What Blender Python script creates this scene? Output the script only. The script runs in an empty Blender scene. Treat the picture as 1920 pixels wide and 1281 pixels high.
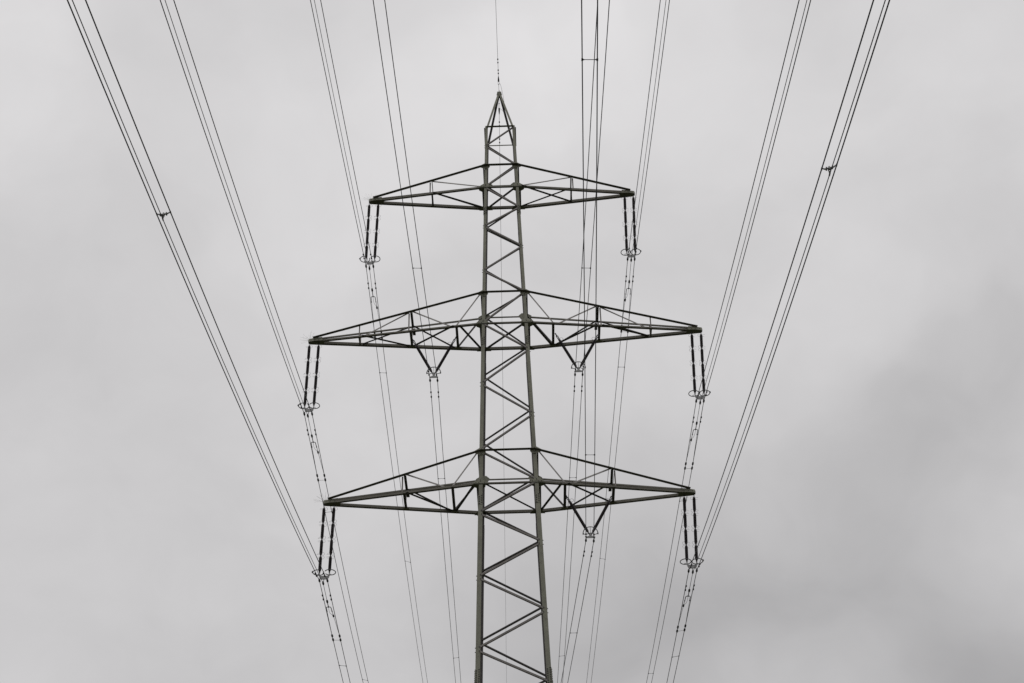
import bpy, math, random
from mathutils import Vector, Matrix
random.seed(7)
V = Vector
R = math.radians
C = bpy.context.scene.collection
SC = bpy.context.scene

# ------------------------------------------------------------------ camera
cam_d = bpy.data.cameras.new('camera')
cam = bpy.data.objects.new('camera', cam_d)
C.objects.link(cam)
cam_d.sensor_fit = 'HORIZONTAL'
cam_d.sensor_width = 36.0
cam_d.lens = 3176.2 / 1920 * 36.0
cam_d.clip_start = 0.1
cam_d.clip_end = 8000
_f = V((-0.00219468, 0.79277571, 0.60950952))
_r = V((0.99956368, 0.01969278, -0.02201482))
_u = V((0.02945575, -0.60919526, 0.79247303))
m = Matrix((( _r.x, _u.x, -_f.x, 0.6549), (_r.y, _u.y, -_f.y, -85.2077), (_r.z, _u.z, -_f.z, 0.0), (0, 0, 0, 1)))
cam.matrix_world = m
SC.camera = cam

# ------------------------------------------------------------------ sky (overcast)
SUN_EL, SUN_AZ = R(52), R(205)      # a bright patch behind thick cloud, behind the viewer's left shoulder
world = bpy.data.worlds.new('World')
SC.world = world
world.use_nodes = True
nt = world.node_tree
nt.nodes.clear()


def N(t, **kw):
    n = nt.nodes.new(t)
    for k, v in kw.items():
        setattr(n, k, v)
    return n


def mth(op, a, b=None):
    n = N('ShaderNodeMath', operation=op)
    for i, v in enumerate((a, b)):
        if v is None:
            continue
        if isinstance(v, (int, float)):
            n.inputs[i].default_value = v
        else:
            nt.links.new(v, n.inputs[i])
    return n.outputs[0]


out = N('ShaderNodeOutputWorld')
bg = N('ShaderNodeBackground')
tc = N('ShaderNodeTexCoord')
dirn = N('ShaderNodeVectorMath', operation='NORMALIZE')
nt.links.new(tc.outputs['Generated'], dirn.inputs[0])
D = dirn.outputs[0]
# soft domain warp so that the cloud masses have ragged, un-round edges
wn = N('ShaderNodeTexNoise', noise_dimensions='3D')
wn.inputs['Scale'].default_value = 9.0
wn.inputs['Detail'].default_value = 3.0
nt.links.new(D, wn.inputs['Vector'])
ws = N('ShaderNodeVectorMath', operation='SUBTRACT')
nt.links.new(wn.outputs['Color'], ws.inputs[0])
ws.inputs[1].default_value = (0.5, 0.5, 0.5)
wsc = N('ShaderNodeVectorMath', operation='SCALE')
nt.links.new(ws.outputs[0], wsc.inputs[0])
wsc.inputs['Scale'].default_value = 0.11
wd = N('ShaderNodeVectorMath', operation='ADD')
nt.links.new(D, wd.inputs[0])
nt.links.new(wsc.outputs[0], wd.inputs[1])
WD = wd.outputs[0]
# thicker and thinner masses of cloud: direction of the mass, brightness against the mean cover
MASSES = [(-0.2804, 0.6241, 0.7293, 0.0872), (-0.2788, 0.6797, 0.6784, 0.0641), (-0.2731, 0.7606, 0.5889, -0.0051), (-0.0275, 0.702, 0.7116, 0.0845), (0.017, 0.6809, 0.7322, 0.0723), (0.2709, 0.6927, 0.6684, 0.0283), (0.1974, 0.7743, 0.6013, 0.0825), (0.2708, 0.8216, 0.5016, 0.086), (0.2222, 0.8157, 0.5341, -0.0578), (0.1445, 0.8657, 0.4792, -0.0731), (0.2651, 0.8644, 0.4273, -0.194), (-0.2643, 0.8583, 0.4398, -0.0009), (0.0781, 0.8842, 0.4606, -0.1049), (-0.1903, 0.7671, 0.6126, 0.0199), (-0.1215, 0.7167, 0.6867, 0.0795), (-0.2201, 0.8167, 0.5334, 0.0007), (-0.0796, 0.8835, 0.4615, 0.0005), (0.0829, 0.8185, 0.5686, 0.0252), (0.2538, 0.7938, 0.5526, -0.1152), (0.181, 0.8427, 0.507, -0.0511), (0.2307, 0.8582, 0.4585, -0.0134), (0.2776, 0.7676, 0.5777, -0.0232), (0.1486, 0.6982, 0.7003, 0.0566), (0.2452, 0.6564, 0.7134, 0.0565), (-0.1512, 0.6606, 0.7354, 0.0138), (0.0296, 0.8236, 0.5664, 0.0161), (0.0712, 0.8562, 0.5117, -0.0333), (0.1478, 0.8098, 0.5678, 0.018), (-0.1764, 0.8767, 0.4476, -0.0167), (-0.0022, 0.7927, 0.6096, 0.0172), (0.007, 0.8564, 0.5162, -0.0072), (0.0047, 0.8922, 0.4516, -0.0546), (-0.0862, 0.8437, 0.5298, 0.0169), (0.0895, 0.6695, 0.7374, 0.0722), (-0.1025, 0.7886, 0.6063, 0.0455), (-0.2182, 0.6929, 0.6872, 0.0103)]
BASE, SIG = 0.612, 0.07
tot = None
for x, y, z, w in MASSES:
    if abs(w) < 0.004:
        continue
    dn = N('ShaderNodeVectorMath', operation='DISTANCE')
    nt.links.new(WD, dn.inputs[0])
    dn.inputs[1].default_value = (x, y, z)
    q = mth('DIVIDE', dn.outputs['Value'], SIG)
    q = mth('MULTIPLY', q, q)
    q = mth('MULTIPLY', q, -1.0)
    g = mth('MULTIPLY', mth('EXPONENT', q), w)
    tot = g if tot is None else mth('ADD', tot, g)
cn = N('ShaderNodeTexNoise', noise_dimensions='3D')
cn.inputs['Scale'].default_value = 1.0
cn.inputs['Detail'].default_value = 5.0
cn.inputs['Roughness'].default_value = 0.5
mpn = N('ShaderNodeMapping')
mpn.inputs['Rotation'].default_value = (0.2, R(34), 0.3)      # the layers drift in long slanting banks
mpn.inputs['Scale'].default_value = (7.0, 9.0, 15.0)
nt.links.new(WD, mpn.inputs['Vector'])
nt.links.new(mpn.outputs[0], cn.inputs['Vector'])
cn2 = N('ShaderNodeTexNoise', noise_dimensions='3D')
cn2.inputs['Scale'].default_value = 26.0
cn2.inputs['Detail'].default_value = 6.0
cn2.inputs['Roughness'].default_value = 0.55
nt.links.new(WD, cn2.inputs['Vector'])
cl = mth('ADD', mth('MULTIPLY', mth('SUBTRACT', cn.outputs['Fac'], 0.5), 0.12), mth('MULTIPLY', mth('SUBTRACT', cn2.outputs['Fac'], 0.5), 0.055))
sep = N('ShaderNodeSeparateXYZ')
nt.links.new(D, sep.inputs[0])
zen = mth('MULTIPLY', mth('MAXIMUM', mth('SUBTRACT', sep.outputs['Z'], 0.72), 0.0), 0.9)   # overcast: brighter overhead
lum = mth('ADD', mth('ADD', mth('ADD', tot, cl), zen), BASE)
comb = N('ShaderNodeCombineXYZ')
nt.links.new(mth('MULTIPLY', lum, 0.998), comb.inputs[0])
nt.links.new(mth('MULTIPLY', lum, 0.980), comb.inputs[1])
nt.links.new(mth('MULTIPLY', lum, 0.986), comb.inputs[2])
sky = N('ShaderNodeTexSky', sky_type='NISHITA')
sky.sun_disc = False
sky.sun_elevation = SUN_EL
sky.sun_rotation = SUN_AZ
sks = N('ShaderNodeVectorMath', operation='SCALE')
nt.links.new(sky.outputs[0], sks.inputs[0])
sks.inputs['Scale'].default_value = 0.10
mix = N('ShaderNodeMix', data_type='RGBA')
mix.inputs['Factor'].default_value = 0.965          # the cloud deck lets almost none of the blue through
nt.links.new(sks.outputs[0], mix.inputs['A'])
nt.links.new(comb.outputs[0], mix.inputs['B'])
nt.links.new(mix.outputs['Result'], bg.inputs['Color'])
bg.inputs['Strength'].default_value = 1.0
nt.links.new(bg.outputs[0], out.inputs['Surface'])

sun_d = bpy.data.lights.new('sun', 'SUN')
sun_d.energy = 0.55
sun_d.angle = R(25)
sun_d.color = (1.0, 0.97, 0.92)
sun = bpy.data.objects.new('sun', sun_d)
C.objects.link(sun)
sd = V((math.sin(SUN_AZ) * math.cos(SUN_EL), math.cos(SUN_AZ) * math.cos(SUN_EL), math.sin(SUN_EL)))
sun.rotation_euler = sd.to_track_quat('Z', 'Y').to_euler()
sun.location = (0, 0, 150)

vs = SC.view_settings
vs.view_transform = 'Standard'
vs.look = 'None'
vs.exposure = 0.0
vs.gamma = 1.0
vs.use_curve_mapping = False
try:
    SC.cycles.filter_width = 1.5
except Exception:
    pass


# ------------------------------------------------------------------ materials
def mat(name, col, rough=0.6, var=0.15, scale=3.0, metallic=0.0, spec=0.4, dirt=None, dirt_amt=0.0):
    mm = bpy.data.materials.new(name)
    mm.use_nodes = True
    t = mm.node_tree
    b = t.nodes['Principled BSDF']
    b.inputs['Roughness'].default_value = rough
    b.inputs['Metallic'].default_value = metallic
    b.inputs['Specular IOR Level'].default_value = spec
    co = t.nodes.new('ShaderNodeTexCoord')
    n1 = t.nodes.new('ShaderNodeTexNoise')
    n1.inputs['Scale'].default_value = scale
    n1.inputs['Detail'].default_value = 6
    t.links.new(co.outputs['Object'], n1.inputs['Vector'])
    rp = t.nodes.new('ShaderNodeValToRGB')
    rp.color_ramp.elements[0].position = 0.3
    rp.color_ramp.elements[1].position = 0.7
    rp.color_ramp.elements[0].color = (*[c * (1 - var) for c in col], 1)
    rp.color_ramp.elements[1].color = (*[c * (1 + var) for c in col], 1)
    t.links.new(n1.outputs['Fac'], rp.inputs['Fac'])
    src = rp.outputs['Color']
    if dirt:
        n2 = t.nodes.new('ShaderNodeTexNoise')
        n2.inputs['Scale'].default_value = scale * 3.3
        n2.inputs['Detail'].default_value = 8
        n2.inputs['Roughness'].default_value = 0.7
        t.links.new(co.outputs['Object'], n2.inputs['Vector'])
        r2 = t.nodes.new('ShaderNodeValToRGB')
        r2.color_ramp.elements[0].position = 0.52
        r2.color_ramp.elements[1].position = 0.72
        r2.color_ramp.elements[0].color = (0, 0, 0, 1)
        r2.color_ramp.elements[1].color = (dirt_amt,) * 3 + (1,)
        t.links.new(n2.outputs['Fac'], r2.inputs['Fac'])
        mx = t.nodes.new('ShaderNodeMix')
        mx.data_type = 'RGBA'
        t.links.new(r2.outputs['Color'], mx.inputs['Factor'])
        t.links.new(src, mx.inputs['A'])
        mx.inputs['B'].default_value = (*dirt, 1)
        src = mx.outputs['Result']
    t.links.new(src, b.inputs['Base Color'])
    return mm


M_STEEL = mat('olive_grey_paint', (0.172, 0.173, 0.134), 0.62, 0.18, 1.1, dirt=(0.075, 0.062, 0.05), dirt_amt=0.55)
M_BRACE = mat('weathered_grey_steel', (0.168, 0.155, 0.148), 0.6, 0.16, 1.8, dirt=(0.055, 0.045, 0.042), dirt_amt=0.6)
M_DARK = mat('dark_brown_grey_steel', (0.062, 0.056, 0.055), 0.65, 0.2, 1.6, dirt=(0.035, 0.03, 0.03), dirt_amt=0.6)  # darker tone for rear legs, rear and plan braces, cross struts, side horizontals
M_CHORD = mat('brown_olive_paint', (0.115, 0.108, 0.088), 0.62, 0.16, 1.2, dirt=(0.06, 0.048, 0.042), dirt_amt=0.6)
M_THIN = mat('pale_galvanised_bar', (0.30, 0.285, 0.275), 0.55, 0.15, 2.0)
M_RING = mat('dull_grey_ring', (0.085, 0.085, 0.09), 0.5, 0.15, 6)
M_BOLT = mat('weathered_bolt_steel', (0.03, 0.028, 0.025), 0.6, 0.2, 9)
M_GALV = mat('galvanised_fitting', (0.22, 0.22, 0.225), 0.45, 0.15, 8, spec=0.5)
M_DARKFIT = mat('dark_cast_fitting', (0.05, 0.05, 0.056), 0.5, 0.2, 9)
M_WIRE = mat('aged_aluminium_strand', (0.036, 0.036, 0.042), 0.55, 0.15, 4, spec=0.3)
M_INS = mat('brown_glazed_porcelain', (0.020, 0.014, 0.017), 0.32, 0.2, 6, spec=0.35)
M_SPIKE = mat('thin_spring_wire', (0.16, 0.15, 0.13), 0.5, 0.1, 9)


# ------------------------------------------------------------------ mesh helpers
class MB:
    def __init__(self):
        self.v = []
        self.f = []
        self.mi = []
        self.cur = 0

    def add(self, vs_, fs):
        o = len(self.v)
        self.v += [tuple(p) for p in vs_]
        self.f += [tuple(o + i for i in f) for f in fs]
        self.mi += [self.cur] * len(fs)

    def prism(self, poly, vec):
        """poly: list of 3D points, extruded along vec"""
        n = len(poly)
        vec = V(vec)
        a = [V(p) for p in poly]
        nrm = V((0, 0, 0))
        for i in range(n):
            p, q = a[i], a[(i + 1) % n]
            nrm += p.cross(q)
        if nrm.dot(vec) > 0:
            a.reverse()
        b = [p + vec for p in a]
        fs = [tuple(range(n)), tuple(range(2 * n - 1, n - 1, -1))]
        for i in range(n):
            j = (i + 1) % n
            fs.append((j, i, n + i, n + j))
        self.add(a + b, fs)

    def angle(self, p0, p1, a, b, wa, wb, t=0.013):
        """rolled L section with its heel on p0-p1, flanges along a and b"""
        p0, p1 = V(p0), V(p1)
        ax = (p1 - p0).normalized()
        a = V(a)
        a = (a - ax * a.dot(ax)).normalized()
        b = V(b)
        b = (b - ax * b.dot(ax))
        b = (b - a * b.dot(a)).normalized()
        pts = [(0, 0), (wa, 0), (wa, t), (t, t), (t, wb), (0, wb)]
        self.prism([p0 + a * x + b * y for x, y in pts], p1 - p0)

    def tube(self, pts, r, n=6, close=False, cap=True):
        pts = [V(p) for p in pts]
        m_ = len(pts)
        rr = r if isinstance(r, (list, tuple)) else [r] * m_
        vs_ = []
        up = None
        for i, p in enumerate(pts):
            if close:
                d = pts[(i + 1) % m_] - pts[i - 1]
            else:
                d = pts[min(i + 1, m_ - 1)] - pts[max(i - 1, 0)]
            d.normalize()
            if up is None:
                up = V((0, 0, 1)) if abs(d.z) < 0.9 else V((1, 0, 0))
            x = (up - d * up.dot(d)).normalized()
            y = d.cross(x)
            up = x
            for k in range(n):
                an = 2 * math.pi * k / n
                vs_.append(p + (x * math.cos(an) + y * math.sin(an)) * rr[i])
        fs = []
        for i in range(m_ if close else m_ - 1):
            j = (i + 1) % m_
            for k in range(n):
                l = (k + 1) % n
                fs.append((i * n + k, i * n + l, j * n + l, j * n + k))
        if cap and not close:
            fs.append(tuple(range(n - 1, -1, -1)))
            fs.append(tuple((m_ - 1) * n + k for k in range(n)))
        self.add(vs_, fs)

    def build(self, name, mats, parent=None, smooth=False):
        me = bpy.data.meshes.new(name)
        me.from_pydata(self.v, [], self.f)
        mats = mats if isinstance(mats, (list, tuple)) else [mats]
        for x in mats:
            me.materials.append(x)
        for p, i in zip(me.polygons, self.mi):
            p.material_index = i
            p.use_smooth = smooth
        me.update()
        o = bpy.data.objects.new(name, me)
        C.objects.link(o)
        if parent is not None:
            o.parent = parent
        return o


def tag(o, label, cat, group=None, kind=None):
    if label:
        o['label'] = label
    if cat:
        o['category'] = cat
    if group:
        o['group'] = group
    if kind:
        o['kind'] = kind
    return o


def empty(name, loc=(0, 0, 0)):
    o = bpy.data.objects.new(name, None)
    o.empty_display_size = 0.5
    o.location = loc
    C.objects.link(o)
    return o


def link_copy(src, parent, mw):
    c = src.copy()
    C.objects.link(c)
    c.parent = parent
    c.matrix_local = mw
    return c


# ------------------------------------------------------------------ ground: one sloping meadow up the valley side
def gz(x, y):
    if y < -85:
        t = min(-85 - y, 900)
        z = -1.7 - 0.15 * t + 0.15 * t * t / 2400
    elif y < 0:
        z = -1.7 + (y + 85) * (14.7 / 85)
    else:
        t = min(y, 1100)
        z = 13.0 + 0.173 * t - 0.173 * t * t / 2600
    far = min(1, max(0, (math.hypot(x, y + 40) - 60) / 200))
    return z + far * (3.0 * math.sin(x * 0.011 + 0.6) * math.cos(y * 0.009) + 1.2 * math.sin(x * 0.037 + y * 0.029))


gm = bpy.data.materials.new('meadow_grass')
gm.use_nodes = True
t = gm.node_tree
b = t.nodes['Principled BSDF']
b.inputs['Roughness'].default_value = 0.95
b.inputs['Specular IOR Level'].default_value = 0.1
co = t.nodes.new('ShaderNodeTexCoord')
na = t.nodes.new('ShaderNodeTexNoise')
na.inputs['Scale'].default_value = 0.05
na.inputs['Detail'].default_value = 9
na.inputs['Roughness'].default_value = 0.65
t.links.new(co.outputs['Object'], na.inputs['Vector'])
nb = t.nodes.new('ShaderNodeTexNoise')
nb.inputs['Scale'].default_value = 6.0
nb.inputs['Detail'].default_value = 8
t.links.new(co.outputs['Object'], nb.inputs['Vector'])
rp = t.nodes.new('ShaderNodeValToRGB')
rp.color_ramp.elements[0].position = 0.3
rp.color_ramp.elements[0].color = (0.036, 0.044, 0.022, 1)
rp.color_ramp.elements[1].position = 0.72
rp.color_ramp.elements[1].color = (0.075, 0.078, 0.045, 1)
mxn = t.nodes.new('ShaderNodeMath')
mxn.operation = 'MULTIPLY_ADD'
t.links.new(nb.outputs['Fac'], mxn.inputs[0])
mxn.inputs[1].default_value = 0.45
ad = t.nodes.new('ShaderNodeMath')
ad.operation = 'MULTIPLY'
t.links.new(na.outputs['Fac'], ad.inputs[0])
ad.inputs[1].default_value = 0.55
t.links.new(ad.outputs[0], mxn.inputs[2])
t.links.new(mxn.outputs[0], rp.inputs['Fac'])
t.links.new(rp.outputs['Color'], b.inputs['Base Color'])
bp = t.nodes.new('ShaderNodeBump')
bp.inputs['Strength'].default_value = 0.6
bp.inputs['Distance'].default_value = 0.15
t.links.new(nb.outputs['Fac'], bp.inputs['Height'])
t.links.new(bp.outputs['Normal'], b.inputs['Normal'])
g = MB()
NX = 90


def gcoord(i):
    u_ = (i / NX) * 2 - 1
    return math.copysign(abs(u_) ** 2.2, u_) * 2600


vs_ = []
for j in range(NX + 1):
    for i in range(NX + 1):
        x, y = gcoord(i), gcoord(j) - 20
        vs_.append((x, y, gz(x, y)))
fs = []
for j in range(NX):
    for i in range(NX):
        a = j * (NX + 1) + i
        fs.append((a, a + 1, a + NX + 2, a + NX + 1))
g.add(vs_, fs)
go = g.build('ground', gm, smooth=True)
go['kind'] = 'structure'

# ------------------------------------------------------------------ transmission tower
ZT = {'top': (77.89, 79.87), 'middle': (66.0, 68.50), 'bottom': (53.87, 56.16)}
ZP, ZA = 83.66, 88.0
ARM = {'top': 9.0, 'middle': 12.5, 'bottom': 11.0}


def hw(z):
    h = 1.3481 + 0.0235 * (66.0 - z)
    if z < 41.0:
        h += 0.035 * (41.0 - z)
    return h


def wl(z):
    return 0.185 if z > 75.7 else 0.195 if z > 64.6 else 0.225 if z > 52.8 else 0.262 if z > 41.6 else 0.29


GB = 12.6
tower = empty('transmission_tower', (0, 0, GB))
tag(tower, 'olive grey steel lattice pylon with three tapering crossarms under an overcast sky', 'pylon')


def tbuild(mb, name, mats, parent=None, smooth=False):
    """mesh given in world coordinates, parented under the tower"""
    o = mb.build(name, mats, None, smooth)
    par = parent or tower
    o.parent = par
    if par is tower:
        o.matrix_parent_inverse = Matrix.Translation((0, 0, -GB))
    return o


def leg_pt(s, k, z, off=0.0):
    return V((s * (hw(z) + off), k * hw(z), z))


def bolt(mb, p, d, r=0.030, h=0.03):
    p, d = V(p), V(d).normalized()
    x = d.orthogonal().normalized()
    y = d.cross(x)
    mb.cur = 1
    mb.prism([p + (x * math.cos(a * math.pi / 3) + y * math.sin(a * math.pi / 3)) * r for a in range(6)], d * h)
    mb.cur = 0


SPL = [75.75, 64.6, 52.75, 41.35]
ZB = [GB - 0.3, 41.0, 52.8, 64.6, 75.7, ZP + 0.12]
for k in (-1, 1):
    for s in (-1, 1):
        mb = MB()
        cuts = [GB - 0.3, 41.0, 52.8, 64.6, 75.7, ZP + 0.12]
        for z0, z1 in zip(cuts[:-1], cuts[1:]):
            w = wl((z0 + z1) / 2)
            mb.angle(leg_pt(s, k, z0, w / 2), leg_pt(s, k, z1, w / 2), (-s, 0, 0), (0, -k, 0), w, w, 0.02)
        leg = tbuild(mb, 'leg', M_STEEL if k < 0 else M_DARK)
        for zs in SPL:
            w = wl(zs - 0.3)
            pl = MB()
            L_ = 0.62 if zs > 50 else 0.95
            z0, z1 = zs - L_ * 0.55, zs + L_ * 0.45
            c0, c1 = leg_pt(s, k, z0), leg_pt(s, k, z1)
            # plate on the front or back flange and on the side flange
            hwid = w * 0.5 - 0.006
            e = V((0, k * 0.004, 0))
            pl.prism([c0 + e + V((-hwid, 0, 0)), c0 + e + V((hwid, 0, 0)), c1 + e + V((hwid, 0, 0)), c1 + e + V((-hwid, 0, 0))], (0, k * 0.014, 0))
            h0 = c0 + V((s * (w / 2 + 0.004), 0, 0))
            h1 = c1 + V((s * (w / 2 + 0.004), 0, 0))
            pl.prism([h0, h0 + V((0, -k * w * 0.95, 0)), h1 + V((0, -k * w * 0.95, 0)), h1], (s * 0.014, 0, 0))
            nb_ = 8 if zs > 50 else 14
            for i in range(nb_):
                f_ = (i + 0.6) / nb_
                c = c0.lerp(c1, f_)
                side = (0.26 if i % 2 else -0.26) * w
                bolt(pl, c + V((side, k * 0.018, 0)), (0, k, 0), 0.038)
                bolt(pl, c + V((s * (w / 2 + 0.018), -k * (w * 0.5 + side), 0)), (s, 0, 0), 0.026, 0.018)
            tbuild(pl, 'splice_plate', [M_STEEL if k < 0 else M_DARK, M_BOLT], leg)

# nodes of the single lacing, from the peak down
NZ = [83.66, 81.79, 79.86, 77.87, 75.97, 74.3, 72.45, 70.41, 68.53, 66.03, 63.8, 61.21, 58.82, 56.22, 53.98, 51.82, 49.75, 47.52, 45.31, 42.98, 40.84, 37.6, 33.4, 28.4, 22.6, 14.5]


def sgn_front(i):
    # front face starts on the right at the top of the body, back face is its mirror image
    return 1 if i % 2 == 0 else -1


for i in range(len(NZ) - 1):
    z0, z1 = NZ[i], NZ[i + 1]
    bw = 0.115 if z1 > 52 else 0.125
    if i < 2:
        bw = 0.10
    g_ = 0.10 if z1 > 66 else 0.13
    za, zb = z0 - g_, z1 + g_
    for face in ('front', 'back', 'left', 'right'):
        mb = MB()
        if face in ('front', 'back'):
            k = -1 if face == 'front' else 1
            s0 = sgn_front(i) * (1 if face == 'front' else -1)
            s1 = -s0
            in0, in1 = wl(za) * 0.5 - 0.055, wl(zb) * 0.5 - 0.055
            p0 = V((s0 * (hw(za) - in0), k * (hw(za)), za))
            p1 = V((s1 * (hw(zb) - in1), k * (hw(zb)), zb))
            if face == 'front':
                o_ = V((0, -0.022, -0.045))
                mb.angle(p0 + o_, p1 + o_, (0, 0, 1), (0, 1, 0), bw * 0.86, bw * 1.0, 0.012)
            else:
                o_ = V((0, -0.024, -0.045))
                mb.angle(p0 + o_, p1 + o_, (0, 0, 1), (0, -1, 0), bw * 1.1, bw * 1.3, 0.012)
        else:
            s = -1 if face == 'left' else 1
            # shares its corner nodes with the front and back lacing
            k0 = -1 if sgn_front(i) == s else 1
            k1 = -k0
            p0 = V((s * (hw(za) + wl(za) / 2), k0 * (hw(za) - wl(za) * 0.5), za))
            p1 = V((s * (hw(zb) + wl(zb) / 2), k1 * (hw(zb) - wl(zb) * 0.5), zb))
            o_ = V((s * 0.006, 0, -0.045))
            mb.angle(p0 + o_, p1 + o_, (0, 0, 1), (-s, 0, 0), bw, bw * 0.6, 0.012)
            mb2 = mb
        # end bolts
        for p in (p0, p1):
            if face == 'front':
                bolt(mb, p + V((0, -0.024, 0.03)), (0, -1, 0), 0.026)
            elif face in ('left', 'right'):
                bolt(mb, p + V((s * 0.010, 0, 0.02)), (s, 0, 0), 0.030, 0.035)
        tbuild(mb, 'brace', [M_BRACE if face != 'back' else M_DARK, M_BOLT])

# peak pyramid
for k in (-1, 1):
    for s in (-1, 1):
        mb = MB()
        p0 = V((s * (hw(ZP) + 0.03), k * hw(ZP), ZP - 0.05))
        p1 = V((s * 0.12, k * 0.10, ZA - 0.25))
        mb.angle(p0, p1, (-s, 0, 0), (0, -k, 0), 0.14, 0.14, 0.014)
        tbuild(mb, 'peak_leg', M_STEEL if k < 0 else M_DARK)
mb = MB()
for k in (-1, 1):
    mb.prism([V((-0.2, k * 0.13, ZA - 0.42)), V((0.2, k * 0.13, ZA - 0.42)), V((0.14, k * 0.13, ZA - 0.08)), V((-0.14, k * 0.13, ZA - 0.08))], (0, k * 0.016, 0))
mb.prism([V((-0.15, -0.15, ZA - 0.075)), V((0.15, -0.15, ZA - 0.075)), V((0.15, 0.15, ZA - 0.075)), V((-0.15, 0.15, ZA - 0.075))], (0, 0, 0.02))
mb.prism([V((-0.035, -0.02, ZA - 0.05)), V((0.035, -0.02, ZA - 0.05)), V((0.02, -0.02, ZA + 0.22)), V((-0.02, -0.02, ZA + 0.22))], (0, 0.03, 0))
for sx in (-0.1, 0.1):
    bolt(mb, V((sx, -0.147, ZA - 0.3)), (0, -1, 0), 0.028)
tbuild(mb, 'peak_cap', [M_STEEL, M_BOLT])

# horizontals round the body at the peak base
z = ZP - 0.02
for k in (-1, 1):
    mb = MB()
    y = k * hw(z)
    if k < 0:
        mb.angle(V((-hw(z), y - 0.02, z - 0.05)), V((hw(z), y - 0.02, z - 0.05)), (0, -1, 0), (0, 0, 1), 0.16, 0.08)
    else:
        mb.angle(V((-hw(z), y - 0.03, z - 0.05)), V((hw(z), y - 0.03, z - 0.05)), (0, 0, 1), (0, -1, 0), 0.09, 0.04)
    tbuild(mb, 'horizontal_strut', M_STEEL)
for s in (-1, 1):
    mb = MB()
    x = s * (hw(z) + wl(z) / 2 + 0.008)
    mb.angle(V((x, -hw(z) - 0.03, z - 0.1)), V((x, hw(z), z - 0.1)), (0, 0, 1), (s, 0, 0), 0.10, 0.075)
    tbuild(mb, 'horizontal_strut', M_STEEL)


def poly_plate(mb, cx, cy, cz, pts, su, plane, th):
    """pts in (u outboard, v up or depth); plane 'xz' or 'xy'"""
    P = []
    for u_, v_ in pts:
        if plane == 'xz':
            P.append(V((cx + su * u_, cy, cz + v_)))
        else:
            P.append(V((cx + su * u_, cy + v_, cz)))
    mb.prism(P, (0, th, 0) if plane == 'xz' else (0, 0, th))


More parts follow.
